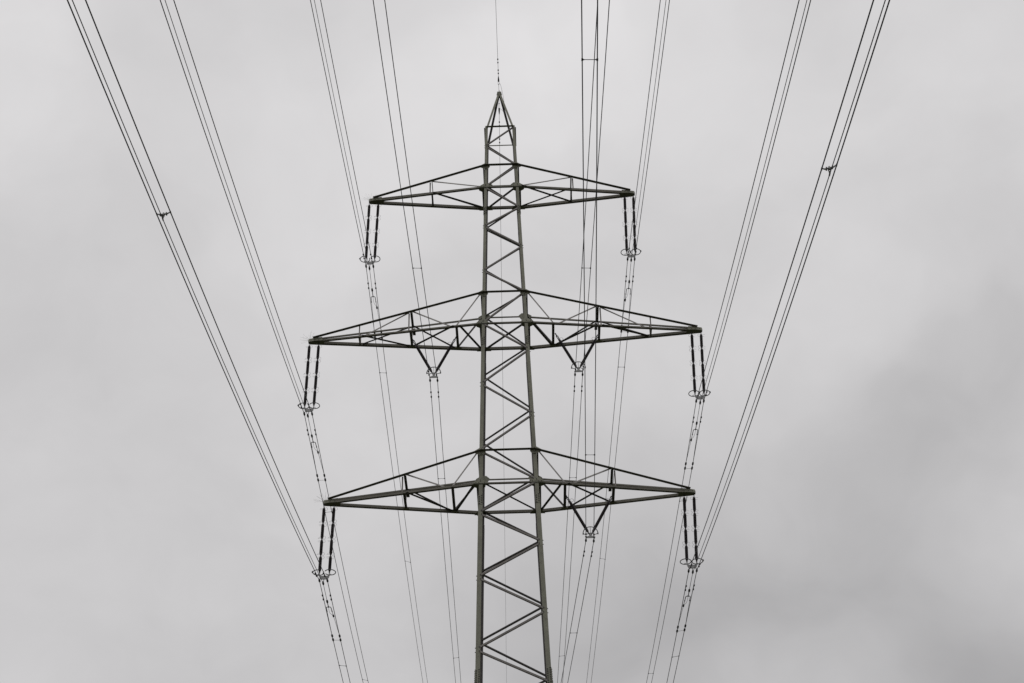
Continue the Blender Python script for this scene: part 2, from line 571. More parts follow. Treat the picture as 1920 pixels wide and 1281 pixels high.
# ---- the three crossarm levels
for lev in ('top', 'middle', 'bottom'):
    zb, zt = ZT[lev]
    zb += 0.0
    L = ARM[lev]
    wNB = {'top': 0.125, 'middle': 0.14, 'bottom': 0.165}[lev]
    wFB = {'top': 0.19, 'middle': 0.18, 'bottom': 0.168}[lev]
    wNT = {'top': 0.185, 'middle': 0.185, 'bottom': 0.20}[lev]
    wFT = 0.10
    hb, ht = hw(zb), hw(zt)
    yo = 0.035                                   # chords run just outside the leg flanges
    ztip = zb - 0.05

    # body horizontals at this level
    def strut_line(p0, p1, a, b_, wa, wb, t_=0.013, mt=M_CHORD):
        mb = MB()
        mb.angle(p0, p1, a, b_, wa, wb, t_)
        tbuild(mb, 'horizontal_strut', mt)
    strut_line((-hb, -hb - yo, zb - 0.05), (hb, -hb - yo, zb - 0.05), (0, 0, 1), (0, 1, 0), 0.085, 0.13)
    strut_line((-hb, hb - 0.03, zb - 0.05), (hb, hb - 0.03, zb - 0.05), (0, 0, 1), (0, 1, 0), wFB, 0.14)
    strut_line((-ht, -ht - yo, zt - 0.03), (ht, -ht - yo, zt - 0.03), (0, -1, 0), (0, 0, 1), wNT * 1.1, wNT * 0.7)
    strut_line((-ht, ht - 0.03, zt - 0.03), (ht, ht - 0.03, zt - 0.03), (0, 0, 1), (0, 1, 0), 0.085, 0.05)
    for s in (-1, 1):
        for zz, w_ in ((zb, 0.13), (zt, 0.095)):
            x = s * (hw(zz) + wl(zz) / 2 + 0.02)
            strut_line((x, -hw(zz) - 0.02, zz - 0.06), (x, hw(zz) + 0.02, zz - 0.06), (s, 0, 0), (0, 0, 1), w_, 0.06, mt=M_DARK)
    # plan brace inside the body
    mb = MB()
    sp = 1 if lev in ('top', 'middle') else -1
    mb.angle(V((sp * (hb - 0.15), -hb + 0.1, zb + 0.02)), V((-sp * (hb - 0.15), hb - 0.1, zb + 0.02)), (1, 0.8 * sp, 0), (0, 0, 1), 0.13, 0.06)
    tbuild(mb, 'brace', M_DARK)

    for s in (-1, 1):
        def cx_(x, which):
            """point on a chord at distance x from the tower axis"""
            if which[1] == 'B':
                f_ = (x - hb) / (L - hb)
                y = hb + yo + (0.06 - hb - yo) * f_
                z_ = zb - 0.05 + (ztip - zb + 0.0) * f_
            else:
                Lt = L - 0.28
                f_ = (x - ht) / (Lt - ht)
                y = ht + yo + (0.07 - ht - yo) * f_
                z_ = zt - 0.03 + (ztip + 0.20 - zt + 0.03) * f_
            return V((s * x, (-1 if which[0] == 'N' else 1) * y, z_))
        arm = MB()
        arm.angle(cx_(hb - 0.05, 'NB'), cx_(L - 0.05, 'NB'), (0, 0, 1), (0, 1, 0), {'top': 0.085, 'middle': 0.105, 'bottom': 0.14}[lev], {'top': 0.14, 'middle': 0.15, 'bottom': 0.165}[lev], 0.014)
        arm.angle(cx_(hb - 0.05, 'FB') + V((0, -0.03, 0)), cx_(L - 0.05, 'FB') + V((0, -0.03, 0)), (0, 0, 1), (0, 1, 0), wFB, 0.17, 0.014)
        arm.angle(cx_(ht - 0.05, 'NT'), cx_(L - 0.28, 'NT'), (0, -1, 0), (0, 0, 1), wNT * 1.15, wNT * 0.7, 0.014)
        arm.angle(cx_(ht - 0.05, 'FT') + V((0, -0.03, 0)), cx_(L - 0.28, 'FT') + V((0, -0.03, 0)), (0, 0, 1), (0, 1, 0), wFT, 0.07, 0.012)
        ao = tbuild(arm, 'crossarm', M_CHORD)

        # tip plates
        tp = MB()
        x0, x1 = L - 0.98, L + 0.03
        zt0 = ztip - 0.068
        tp.prism([V((s * x1, -0.10, zt0)), V((s * x1, 0.10, zt0)), V((s * (L - 0.35), 0.21, zt0)), V((s * x0, 0.24, zt0 + 0.002)), V((s * x0, -0.24, zt0 + 0.002)), V((s * (L - 0.35), -0.21, zt0))], (0, 0, 0.016))
        tp.prism([V((s * (L + 0.0), -0.13, ztip - 0.04)), V((s * (L + 0.0), -0.13, ztip + 0.14)), V((s * (L - 0.3), -0.135, ztip + 0.2)), V((s * (L - 0.85), -0.185, ztip + 0.24)), V((s * (L - 0.9), -0.19, ztip - 0.04))], (0, 0.014, 0))
        tp.prism([V((s * (L + 0.0), 0.12, ztip - 0.04)), V((s * (L + 0.0), 0.12, ztip + 0.14)), V((s * (L - 0.3), 0.12, ztip + 0.2)), V((s * (L - 0.85), 0.165, ztip + 0.24)), V((s * (L - 0.9), 0.17, ztip - 0.04))], (0, 0.014, 0))
        tp.prism([V((s * (L + 0.015), -0.10, ztip - 0.05)), V((s * (L + 0.015), 0.10, ztip - 0.05)), V((s * (L + 0.015), 0.10, ztip + 0.10)), V((s * (L + 0.015), -0.10, ztip + 0.10))], (s * 0.016, 0, 0))
        for bx in (0.15, 0.4, 0.65):
            bolt(tp, V((s * (L - bx), -0.138 - 0.05 * bx, ztip + 0.05)), (0, -1, 0), 0.022)
        tbuild(tp, 'tip_plate', [M_STEEL, M_BOLT], ao)

        # gusset plates at the body
        gp = MB()
        yN = -ht - yo - 0.016
        poly_plate(gp, s * ht, yN, zt - 0.02, [(-0.24, 0.10), (-0.08, 0.22), (0.10, 0.22), (0.46, -0.02), (0.46, -0.10), (0.16, -0.26), (-0.16, -0.26), (-0.27, -0.10)], s, 'xz', 0.012)
        for bu, bv in ((0, 0.14), (0, -0.18), (0.06, -0.08), (0.3, -0.04), (-0.18, 0.0)):
            bolt(gp, V((s * (ht + bu), yN, zt - 0.02 + bv)), (0, -1, 0), 0.022)
        tbuild(gp, 'gusset_plate', [M_STEEL, M_BOLT], ao)
        gp = MB()
        yN = -hb - yo - 0.016
        poly_plate(gp, s * hb, yN, zb - 0.055, [(-0.36, 0.02), (-0.34, 0.10), (-0.12, 0.30), (0.12, 0.32), (0.42, 0.10), (0.46, 0.02)], s, 'xz', 0.012)
        for bu, bv in ((0, 0.24), (0.02, 0.14), (0.28, 0.09), (-0.24, 0.09), (0.12, 0.08)):
            bolt(gp, V((s * (hb + bu), yN, zb - 0.055 + bv)), (0, -1, 0), 0.022)
        tbuild(gp, 'gusset_plate', [M_STEEL, M_BOLT], ao)
        gp = MB()    # lying plates under the chords
        poly_plate(gp, s * hb, -hb - 0.02, zb - 0.075, [(-0.3, 0), (-0.26, 0.34), (-0.1, 0.42), (0.25, 0.42), (0.44, 0.28), (0.5, 0)], s, 'xy', 0.012)
        tbuild(gp, 'gusset_plate', M_STEEL, ao)
        gp = MB()
        poly_plate(gp, s * hb, hb + 0.14, zb - 0.078, [(-0.42, 0), (-0.38, -0.22), (-0.16, -0.42), (0.2, -0.46), (0.4, -0.26), (0.5, 0)], s, 'xy', 0.012)
        tbuild(gp, 'gusset_plate', M_STEEL, ao)
        gp = MB()
        poly_plate(gp, s * ht, ht - 0.06, zt - 0.02, [(-0.40, 0.0), (-0.40, 0.09), (-0.2, 0.28), (0.12, 0.28), (0.44, 0.06), (0.44, -0.06), (0.14, -0.28), (-0.2, -0.28)], s, 'xz', 0.012)
        tbuild(gp, 'gusset_plate', M_STEEL, ao)

        def brace(p, q, a, b_, wa, wb, name='brace', t_=0.011, mt=M_BRACE):
            mb = MB()
            mb.angle(p, q, a, b_, wa, wb, t_)
            return tbuild(mb, name, mt, ao)
        xs = {'top': 4.75, 'middle': 6.0, 'bottom': 6.2}[lev]
        xi = {'top': None, 'middle': 3.05, 'bottom': 3.3}[lev]
        xo = 9.22 if lev == 'middle' else None
        dz = V((0, 0, 0.03))
        fy = V((0, 0.018, 0))
        UP, TO, AW = (0, 0, 1), (0, -1, 0), (0, 1, 0)
        legNT, legFT = cx_(ht + 0.2, 'NT'), cx_(ht + 0.2, 'FT')
        legNB, legFB = cx_(hb + 0.2, 'NB'), cx_(hb + 0.2, 'FB')
        # front and back face lacing
        if xi:
            for A, B_, w_ in ((legNT, cx_(xi, 'NB'), 0.075), (cx_(xi + 0.35, 'NB'), cx_(xs - 0.12, 'NT'), 0.085)):
                brace(A + fy, B_ + fy + dz, UP, AW, w_, 0.03, mt=M_THIN)
            for A, B_ in ((legFT, cx_(xi, 'FB')), (cx_(xi + 0.2, 'FB'), cx_(xs - 0.1, 'FT'))):
                brace(A - fy, B_ - fy + dz, UP, TO, 0.12, 0.155, mt=M_DARK)
            if xo:
                brace(cx_(xs + 0.1, 'NT') + fy, cx_(xo - 0.35, 'NB') + fy + dz, UP, AW, 0.08, 0.03, mt=M_THIN)
                brace(cx_(xs + 0.1, 'FT') - fy, cx_(xo - 0.1, 'FB') - fy + dz, UP, TO, 0.10, 0.13, mt=M_DARK)
        else:
            brace(legNB + fy + dz * 2, cx_(xs - 0.05, 'NT') + fy, UP, AW, 0.075, 0.03, mt=M_THIN)
            brace(legFB - fy + dz * 2, cx_(xs - 0.05, 'FT') - fy, UP, TO, 0.10, 0.13, mt=M_DARK)
        # plan lacing between the bottom chords
        pts = []
        if lev == 'middle':
            pts = [(hb + 0.15, 'F'), (xi, 'N'), (xs, 'F'), (xo, 'N')] if s < 0 else [(hb + 0.15, 'N'), (xi, 'F'), (xs, 'N'), (xo, 'F')]
        elif lev == 'bottom':
            pts = [(hb + 0.15, 'N'), (xi, 'F'), (xs, 'N')] if s < 0 else [(hb + 0.15, 'F'), (xi, 'N'), (xs, 'F')]
        else:
            pts = [(hb + 0.15, 'F'), (xs, 'N')] if s < 0 else [(hb + 0.15, 'N'), (xs, 'F')]
        for (xa, ka), (xb, kb) in zip(pts[:-1], pts[1:]):
            A = cx_(xa + 0.12, ka + 'B')
            B_ = cx_(xb - 0.12, kb + 'B')
            brace(A + V((0, 0, 0.022)), B_ + V((0, 0, 0.022)), (0, -1, 0), UP, 0.155, 0.05, mt=M_DARK)
        # frames across the arm
        wst = 0.15 if lev != 'top' else 0.11
        brace(cx_(xs + 0.13, 'NT') + V((0, 0.02, 0)), cx_(xs + 0.13, 'NB') + V((0, 0.02, 0)), (-s, 0, 0), AW, 0.085, 0.05, 'post')
        brace(cx_(xs + 0.04, 'FT'), cx_(xs + 0.04, 'FB'), (-s, 0, 0), TO, 0.085, 0.05, 'post')
        if lev != 'top':
            brace(cx_(xs - 0.13, 'NT') + V((0, 0, -0.03)), cx_(xs - 0.13, 'FT') + V((0, 0, -0.03)), (s, 0, 0), UP, wst, 0.06, 'cross_strut', mt=M_DARK)
        else:
            brace(cx_(xs - 0.06, 'NT') + V((0, 0, -0.03)), cx_(xs - 0.06, 'FT') + V((0, 0, -0.03)), (s, 0, 0), UP, 0.09 if s > 0 else 0.05, 0.06, 'cross_strut')
        brace(cx_(xs - 0.10, 'NB') + V((0, 0, 0.008)), cx_(xs - 0.10, 'FB') + V((0, 0, 0.008)), (s, 0, 0), UP, wst, 0.10, 'cross_strut', mt=M_DARK)
        if xi:
            brace(cx_(xi - 0.08, 'NB') + V((0, 0, 0.008)), cx_(xi - 0.08, 'FB') + V((0, 0, 0.008)), (s, 0, 0), UP, 0.16, 0.10, 'cross_strut', mt=M_DARK)
            # gussets where the plan lacing meets the far chord, and the bracket beside the outer strut
            for xg, kk in ((xs, 'F'), (xi, 'F')):
                gp = MB()
                c = cx_(xg, kk + 'B')
                d_ = 0.34 if kk == 'N' else -0.34
                poly_plate(gp, c.x, c.y + (0.02 if kk == 'N' else 0.02), c.z - 0.018, [(-0.26, 0), (-0.18, d_ * 0.5), (0.1, d_ * 0.6), (0.2, d_ * 0.4), (0.24, 0)], s, 'xy', 0.011)
                tbuild(gp, 'gusset_plate', M_STEEL, ao)
            gp = MB()
            c = cx_(xs - 0.16, 'NB')
            gp.prism([V((c.x, c.y + 0.02, c.z + 0.22)), V((c.x, c.y + 0.02, c.z - 0.03)), V((c.x, c.y + 0.42, c.z - 0.03)), V((c.x, c.y + 0.48, c.z + 0.05)), V((c.x, c.y + 0.2, c.z + 0.22))], (-s * 0.17, 0, 0))
            tbuild(gp, 'bracket', M_DARK, ao)
        if xo:
            brace(cx_(xo, 'NT'), cx_(xo, 'NB'), (s, 0, 0), AW, 0.075, 0.04, 'post')
            brace(cx_(xo, 'FT'), cx_(xo, 'FB'), (s, 0, 0), TO, 0.075, 0.04, 'post')
            brace(cx_(xo, 'NB') + V((0, 0, 0.008)), cx_(xo, 'FB') + V((0, 0, 0.008)), (s, 0, 0), UP, 0.10, 0.07, 'cross_strut')

        # fan of thin wires that keeps birds off the left tips
        if s < 0:
            sp_ = MB()
            n_ = 13
            for i in range(n_):
                a_ = R(22 + 150 * i / (n_ - 1) + random.uniform(-5, 5))
                tilt = random.uniform(-0.5, 0.5)
                ln = random.uniform(0.5, 0.72)
                d_ = V((-math.cos(a_ - R(62)) * 1.0, tilt, math.sin(a_ - R(4)) * 0.95 + 0.1)).normalized()
                d_ = V((-math.sin(a_ - R(70)), tilt, max(0.05, math.cos(a_ - R(70))))).normalized()
                o0 = V((-(L - 0.06), 0, ztip + 0.12))
                sp_.tube([o0, o0 + d_ * ln * 0.55, o0 + d_ * ln + V((0, 0, -0.03 * ln))], 0.0034, 4)
            tbuild(sp_, 'bird_deterrent_wires', M_SPIKE, ao)


# ------------------------------------------------------------------ insulators
def rod_mesh(length, rmax, rmin, pitch, name):
    """ribbed porcelain rod hanging from z=0 down to -length, metal caps at both ends"""
    n = 14
    prof = [(0.0, 0.028), (0.01, 0.046), (0.045, 0.048)]
    zc = 0.052
    nsh = int((length - 0.104) / pitch)
    for i in range(nsh):
        f_ = (i + 0.5) / nsh
        e = min(1.0, 0.78 + 0.22 * min(f_, 1 - f_) * 9)
        z0 = zc + i * pitch
        prof += [(z0, rmin), (z0 + pitch * 0.42, rmax * e), (z0 + pitch * 0.58, rmax * e), (z0 + pitch * 0.8, rmin)]
    prof += [(length - 0.045, 0.048), (length - 0.01, 0.046), (length, 0.028)]
    mb = MB()
    vs_ = []
    for z_, r_ in prof:
        for k in range(n):
            a_ = 2 * math.pi * k / n
            vs_.append((r_ * math.cos(a_), r_ * math.sin(a_), -z_))
    fs_ = []
    for i in range(len(prof) - 1):
        for k in range(n):
            l = (k + 1) % n
            fs_.append((i * n + k, (i + 1) * n + k, (i + 1) * n + l, i * n + l))
    fs_.append(tuple(range(n)))
    fs_.append(tuple((len(prof) - 1) * n + k for k in range(n - 1, -1, -1)))
    mb.add(vs_, fs_)
    o = mb.build(name, M_INS, None, True)
    return o


def orient(p, d, flip=1):
    """matrix whose -Z runs along d, origin p; X axis towards flip*world x"""
    d = V(d).normalized()
    zax = -d
    xax = V((flip, 0, 0))
    xax = (xax - zax * xax.dot(zax)).normalized()
    yax = zax.cross(xax)
    return Matrix(((xax.x, yax.x, zax.x, p[0]), (xax.y, yax.y, zax.y, p[1]), (xax.z, yax.z, zax.z, p[2]), (0, 0, 0, 1)))


ROD_L = 1.10
rod0 = rod_mesh(ROD_L, 0.093, 0.066, 0.046, 'insulator_rod')
vrod_len = 2.45
vrod0 = rod_mesh(vrod_len, 0.094, 0.074, 0.042, 'insulator_rod')


def horn_mesh(top_only):
    """arcing horns at a joint: a small loop on one side, bent prongs on the other (x+ = loop side)"""
    mb = MB()
    for zz, up in ((-0.11, 1), (0.13, -1)):
        if top_only and zz > 0:
            continue
        c = [V((0.04 + 0.085 + 0.085 * math.cos(a), 0.0, zz + 0.0 + 0.10 * math.sin(a))) for a in [2 * math.pi * i / 12 for i in range(12)]]
        mb.tube(c, 0.0065, 4, close=True)
        mb.tube([V((-0.03, 0, zz + 0.04)), V((-0.14, 0.02, zz + 0.055)), V((-0.24, 0.03, zz + 0.03 * up))], 0.0065, 4)
        mb.tube([V((-0.03, 0, zz - 0.05)), V((-0.12, -0.03, zz - 0.055)), V((-0.20, -0.04, zz - 0.075))], 0.0065, 4)
    return mb.build('arcing_horn', M_RING, None, False)


horn_joint = horn_mesh(False)
horn_top = horn_mesh(True)
first_use = set()


def place(proto, parent, mw):
    if proto.name not in first_use:
        first_use.add(proto.name)
        proto.parent = parent
        proto.matrix_local = mw
        return proto
    return link_copy(proto, parent, mw)


def ring(center, r, tube_r, a0, a1, n=40, tiltv=(0, 0, 1)):
    """open or closed ring lying across tiltv"""
    zax = V(tiltv).normalized()
    x = V((1, 0, 0))
    x = (x - zax * x.dot(zax)).normalized()
    y = zax.cross(x)
    closed = a1 - a0 >= 359
    m_ = n if closed else n + 1
    pts = [V(center) + (x * math.cos(R(a0 + (a1 - a0) * i / n)) + y * math.sin(R(a0 + (a1 - a0) * i / n))) * r for i in range(m_)]
    mb = MB()
    mb.tube(pts, tube_r, 8, close=closed)
    return mb


CL = {
    ('top', -1): [(-9.046, 72.109), (-8.568, 72.091), (-8.816, 71.917)],
    ('top', 1): [(8.174, 72.063), (8.637, 72.045), (8.404, 71.976)],
    ('middle', -1): [(-12.496, 60.359), (-12.015, 60.342), (-12.270, 60.203)],
    ('middle', 1): [(11.663, 60.456), (12.129, 60.452), (11.894, 60.319)],
    ('bottom', -1): [(-11.006, 48.614), (-10.546, 48.599), (-10.784, 48.433)],
    ('bottom', 1): [(10.176, 48.538), (10.643, 48.557), (10.408, 48.460)],
}
TOPS = {
    ('top', -1): (-8.99, -8.38), ('top', 1): (8.33, 8.92),
    ('middle', -1): (-12.45, -11.86), ('middle', 1): (11.85, 12.44),
    ('bottom', -1): (-10.96, -10.37), ('bottom', 1): (10.35, 10.93),
}
BOTS = {
    ('top', -1): (-9.07, -8.50, 72.78), ('top', 1): (8.16, 8.71, 72.72),
    ('middle', -1): (-12.50, -11.94, 61.02), ('middle', 1): (11.64, 12.20, 61.10),
    ('bottom', -1): (-11.03, -10.46, 49.20), ('bottom', 1): (10.13, 10.69, 49.22),
}
SIDE = {-1: 'left', 1: 'right'}
for (lev, s), cl in CL.items():
    zb = ZT[lev][0]
    ztop = zb - 0.13
    root = empty('insulator_set', (sum(TOPS[(lev, s)]) / 2, 0, ztop))
    tag(root, f'double string of dark ribbed insulators hanging from the {SIDE[s]} tip of the {lev} crossarm', 'insulator', 'double insulator strings under the crossarm tips')
    inv = Matrix.Translation(-root.location)
    xb0, xb1, zbot = BOTS[(lev, s)]
    zbot -= 0.07
    for xt, xb in zip(TOPS[(lev, s)], (xb0, xb1)):
        pt, pb = V((xt, 0, ztop + 0.02)), V((xb, 0, zbot))
        d = (pb - pt)
        ln = d.length
        d.normalize()
        st = MB()   # shackle, link and the joint hardware
        st.tube([pt + V((0, 0, 0.06)), pt, pt + d * 0.10], 0.022, 6)
        st.tube([pt + d * 0.10 + V((-0.03, 0, 0)), pt + d * 0.24 + V((-0.022, 0, 0))], 0.012, 5)
        st.tube([pt + d * 0.10 + V((0.03, 0, 0)), pt + d * 0.24 + V((0.022, 0, 0))], 0.012, 5)
        q = pt + d * 0.22
        used = ln - 0.22 - 0.02
        step = used / 4
        k_ = (step - 0.025) / ROD_L
        for i in range(4):
            st.tube([q + d * (step * (i + 1) - 0.045), q + d * (step * (i + 1) + 0.035)], 0.042, 6)
        so = st.build('insulator_string', M_DARKFIT, root)
        so.matrix_local = inv
        invs = Matrix.Identity(4)
        for i in range(4):
            place(rod0, so, orient(q + d * (step * i + 0.012), d) @ Matrix.Diagonal((1, 1, k_, 1)))
            hm = orient(q + d * (step * i), d, -s)
            place(horn_top if i == 0 else horn_joint, so, hm)
    # grading rings round the lower ends
    for xb, off in ((xb0, -0.07), (xb1, 0.04)):
        if s < 0:
            a0, a1 = ((-20, 285) if xb == xb0 else (-150, 150))
        else:
            a0, a1 = (0, 360)
        rm = ring((xb + off, 0.02, zbot + 0.03), 0.315, 0.026, a0, a1)
        # the stay of the ring
        rm.tube([V((xb, 0, zbot - 0.08)), V((xb + (off * 2), 0.16, zbot - 0.02)), V((xb + off, 0.02 + 0.315, zbot + 0.05))], 0.014, 5)
        if (xb == xb0) == (s < 0):
            kx = xb + off + s * 0.33
            rm.tube([V((kx, -0.02, zbot + 0.0)), V((kx + s * 0.03, -0.02, zbot + 0.05)), V((kx, -0.02, zbot + 0.12))], 0.03, 6)
        ro = rm.build('grading_ring', M_RING, root, True)
        ro.matrix_local = inv
    # yoke plate
    ym = MB()
    zy = zbot - 0.32
    ym.prism([V((xb0 - 0.02, -0.02, zy + 0.19)), V((xb0 + 0.05, -0.02, zy + 0.20)), V((xb0 + 0.10, -0.02, zy + 0.11)), V((xb1 - 0.10, -0.02, zy + 0.11)), V((xb1 - 0.05, -0.02, zy + 0.20)), V((xb1 + 0.02, -0.02, zy + 0.19)),
              V((xb1 - 0.01, -0.02, zy + 0.0)), V((xb1 - 0.09, -0.02, zy - 0.12)), V((xb0 + 0.09, -0.02, zy - 0.12)), V((xb0 + 0.01, -0.02, zy + 0.0))], (0, 0.04, 0))
    for xx in (xb0, xb1):
        ym.tube([V((xx, 0, zbot + 0.06)), V((xx, 0, zy + 0.10))], 0.030, 6)
    yo_ = ym.build('yoke_plate', M_GALV, root)
    yo_.matrix_local = inv
    for i, (xc, zc) in enumerate(cl):
        cm = MB()
        xup = xb0 + 0.09 if i == 0 else xb1 - 0.09 if i == 1 else (xb0 + xb1) / 2
        cm.tube([V((xup, 0, zy - 0.05)), V((xc + (xup - xc) * 0.3, 0, zc + 0.11)), V((xc, 0, zc + 0.06))], 0.020, 5)
        cm.prism([V((xc - 0.035, -0.06, zc + 0.10)), V((xc + 0.035, -0.06, zc + 0.10)), V((xc + 0.045, -0.06, zc - 0.03)), V((xc - 0.045, -0.06, zc - 0.03))], (0, 0.12, 0))
        cm.tube([V((xc, -0.20, zc + 0.01)), V((xc, -0.10, zc)), V((xc, 0, zc - 0.005)), V((xc, 0.10, zc)), V((xc, 0.20, zc + 0.01))], [0.024, 0.056, 0.066, 0.056, 0.024], 8)
        co_ = cm.build('suspension_clamp', M_DARKFIT, root)
        co_.matrix_local = inv

VS = {
    ('middle', -1): dict(x=(-5.95, -3.12), clamps=[(-4.760, 62.640), (-4.297, 62.623)], apex=(-4.53, 63.12)),
    ('middle', 1): dict(x=(3.20, 6.0), clamps=[(4.297, 62.760), (4.766, 62.743)], apex=(4.53, 63.20)),
    ('bottom', 1): dict(x=(3.36, 6.16), clamps=[(4.394, 50.768), (4.847, 50.717)], apex=(4.68, 51.15)),
}
for (lev, s), vd in VS.items():
    zb = ZT[lev][0]
    ax_, az_ = vd['apex']
    root = empty('insulator_set', (ax_, 0, zb - 0.1))
    tag(root, f'V shaped pair of dark insulators below the {SIDE[s]} half of the {lev} crossarm', 'insulator', 'V shaped insulator pairs')
    inv = Matrix.Translation(-root.location)
    for xt in vd['x']:
        sg = 1 if xt > ax_ else -1
        pt = V((xt, 0, zb + 0.02))
        pb = V((ax_ + sg * 0.10, 0, az_ + 0.10))
        d = pb - pt
        ln = d.length
        d.normalize()
        lk = ln - vrod_len - 0.05
        st = MB()
        nlk = V((d.z, 0, -d.x))
        st.tube([pt - d * 0.05, pt + d * (lk * 0.45)], 0.042, 6)
        for o_ in (-0.05, 0.05):
            st.tube([pt + d * (lk * 0.40) + nlk * o_, pt + d * (lk + 0.02) + nlk * o_ * 0.6], 0.030, 5)
        lc = pt + d * (lk + 0.05)
        c = [lc + nlk * (0.15 * sg) + (d * math.cos(a) + nlk * math.sin(a)) * 0.11 for a in [2 * math.pi * i / 14 for i in range(14)]]
        st.tube(c, 0.010, 4, close=True)
        st.tube([pb - d * 0.07, pb + d * 0.10], 0.036, 6)
        so = st.build('insulator_string', M_DARKFIT, root)
        so.matrix_local = inv
        place(vrod0, so, orient(pt + d * lk, d))
    # half-round grading ring with its spoke
    rm = MB()
    rr_ = 0.43
    cz = az_ - 0.0
    arch = [V((ax_ + rr_ * math.cos(a), -0.12 , cz + 0.02 + rr_ * 1.02 * math.sin(a))) for a in [math.pi * i / 24 for i in range(25)]]
    rm.tube(arch, 0.028, 6)
    for e in (-1, 1):
        low = [V((ax_ + e * (rr_ - 0.30 * q_), -0.12 + 0.12 * q_, cz + 0.02 - 0.05 * math.sin(q_ * math.pi) + 0.06 * q_ * q_)) for q_ in [i / 8 for i in range(9)]]
        rm.tube(low, 0.023, 6)
        rm.tube([V((ax_ + e * rr_, -0.12, cz - 0.05)), V((ax_ + e * rr_, -0.12, cz + 0.06))], 0.036, 6)
    rm.tube([V((ax_, -0.12, cz + 0.02 + rr_)), V((ax_, -0.06, cz + 0.10))], 0.013, 5)
    ro = rm.build('grading_ring', M_RING, root, True)
    ro.matrix_local = inv
    ym = MB()
    (c0x, c0z), (c1x, c1z) = vd['clamps']
    dzc = c1z - c0z
    zy = min(c0z, c1z) + 0.26
    ym.prism([V((ax_ - 0.13, -0.02, az_ + 0.12)), V((ax_ + 0.13, -0.02, az_ + 0.12)), V((ax_ + 0.06, -0.02, zy + 0.10)), V((ax_ + 0.27, -0.02, zy + 0.03)), V((ax_ + 0.27, -0.02, zy - 0.05)), V((ax_ - 0.27, -0.02, zy - 0.05)), V((ax_ - 0.27, -0.02, zy + 0.03)), V((ax_ - 0.06, -0.02, zy + 0.10))], (0, 0.04, 0))
    yo_ = ym.build('yoke_plate', M_GALV, root)
    yo_.matrix_local = inv
    for e, (xc, zc) in zip((-1, 1), vd['clamps']):
        cm = MB()
        cm.tube([V((ax_ + e * 0.24, 0, zy)), V((xc, 0, zc + 0.05))], 0.024, 5)
        cm.prism([V((xc - 0.02, -0.05, zc + 0.13)), V((xc + 0.02, -0.05, zc + 0.13)), V((xc + 0.048, -0.05, zc - 0.03)), V((xc - 0.048, -0.05, zc - 0.03))], (0, 0.10, 0))
        cm.tube([V((xc, -0.18, zc + 0.01)), V((xc, -0.09, zc)), V((xc, 0, zc - 0.005)), V((xc, 0.09, zc)), V((xc, 0.18, zc + 0.01))], [0.024, 0.056, 0.066, 0.056, 0.024], 8)
        co_ = cm.build('suspension_clamp', M_DARKFIT, root)
        co_.matrix_local = inv

# ------------------------------------------------------------------ conductors (parabolic sag, c about 880 m)
KS = 0.00057
# per bundle: list of (attachment x, z), front (azimuth, slope), rear (azimuth, slope)
WIRES = {
    ('top', -1): dict(w=CL[('top', -1)], n=[(-0.00106, -0.2565), (-0.00059, -0.253), (-0.00107, -0.2569)], f=[(-0.01509, 0.0674), (-0.0144, 0.0633), (-0.01472, 0.0664)]),
    ('top', 1): dict(w=CL[('top', 1)], n=[(0.00026, -0.3118), (-7e-05, -0.3104), (0.00061, -0.3165)], f=[(-0.01374, 0.0618), (-0.01406, 0.0585), (-0.01399, 0.0643)]),
    ('middle', -1): dict(w=CL[('middle', -1)], n=[(-0.00241, -0.2638), (-0.00224, -0.2612), (-0.00237, -0.2633)], f=[(-0.01329, 0.0705), (-0.0146, 0.0723), (-0.01449, 0.068)]),
    ('middle', 1): dict(w=CL[('middle', 1)], n=[(-0.00164, -0.3079), (-0.0018, -0.3059), (-0.00158, -0.3094)], f=[(-0.01401, 0.0683), (-0.01498, 0.0677), (-0.01449, 0.068)]),
    ('bottom', -1): dict(w=CL[('bottom', -1)], n=[(-0.00251, -0.2728), (-0.00271, -0.2709), (-0.00332, -0.2717)], f=[(-0.01421, 0.0723), (-0.0144, 0.0704), (-0.01449, 0.068)]),
    ('bottom', 1): dict(w=CL[('bottom', 1)], n=[(-0.00226, -0.3077), (-0.00212, -0.3051), (-0.00198, -0.309)], f=[(-0.01458, 0.0702), (-0.01508, 0.0762), (-0.01449, 0.068)]),
}
VW = {
    ('middle', -1): dict(w=VS[('middle', -1)]['clamps'], n=[(-0.00042, -0.2564), (-7e-05, -0.2568)], f=[(-0.01519, 0.0644), (-0.01511, 0.0658)]),
    ('middle', 1): dict(w=VS[('middle', 1)]['clamps'], n=[(0.00036, -0.2992), (0.0002, -0.2998)], f=[(-0.015, 0.0696), (-0.01511, 0.0707)]),
    ('bottom', 1): dict(w=VS[('bottom', 1)]['clamps'], n=[(-0.029497, -0.28085), (-0.029594, -0.28482)], f=[(-0.05958, 0.06704), (-0.05894, 0.07031)]),
}


def wpt(x, z, al, sl, side, t_, k=KS):
    return V((x + t_ * math.sin(al), side * t_ * math.cos(al), z + sl * t_ + k * t_ * t_))


def samples(T):
    r_ = [0.0, 0.15, 0.3, 0.6, 1.0]
    x = 2.0
    while x < T:
        r_.append(x)
        x += 1.5 if x < 90 else 4.0
    r_.append(T)
    return r_


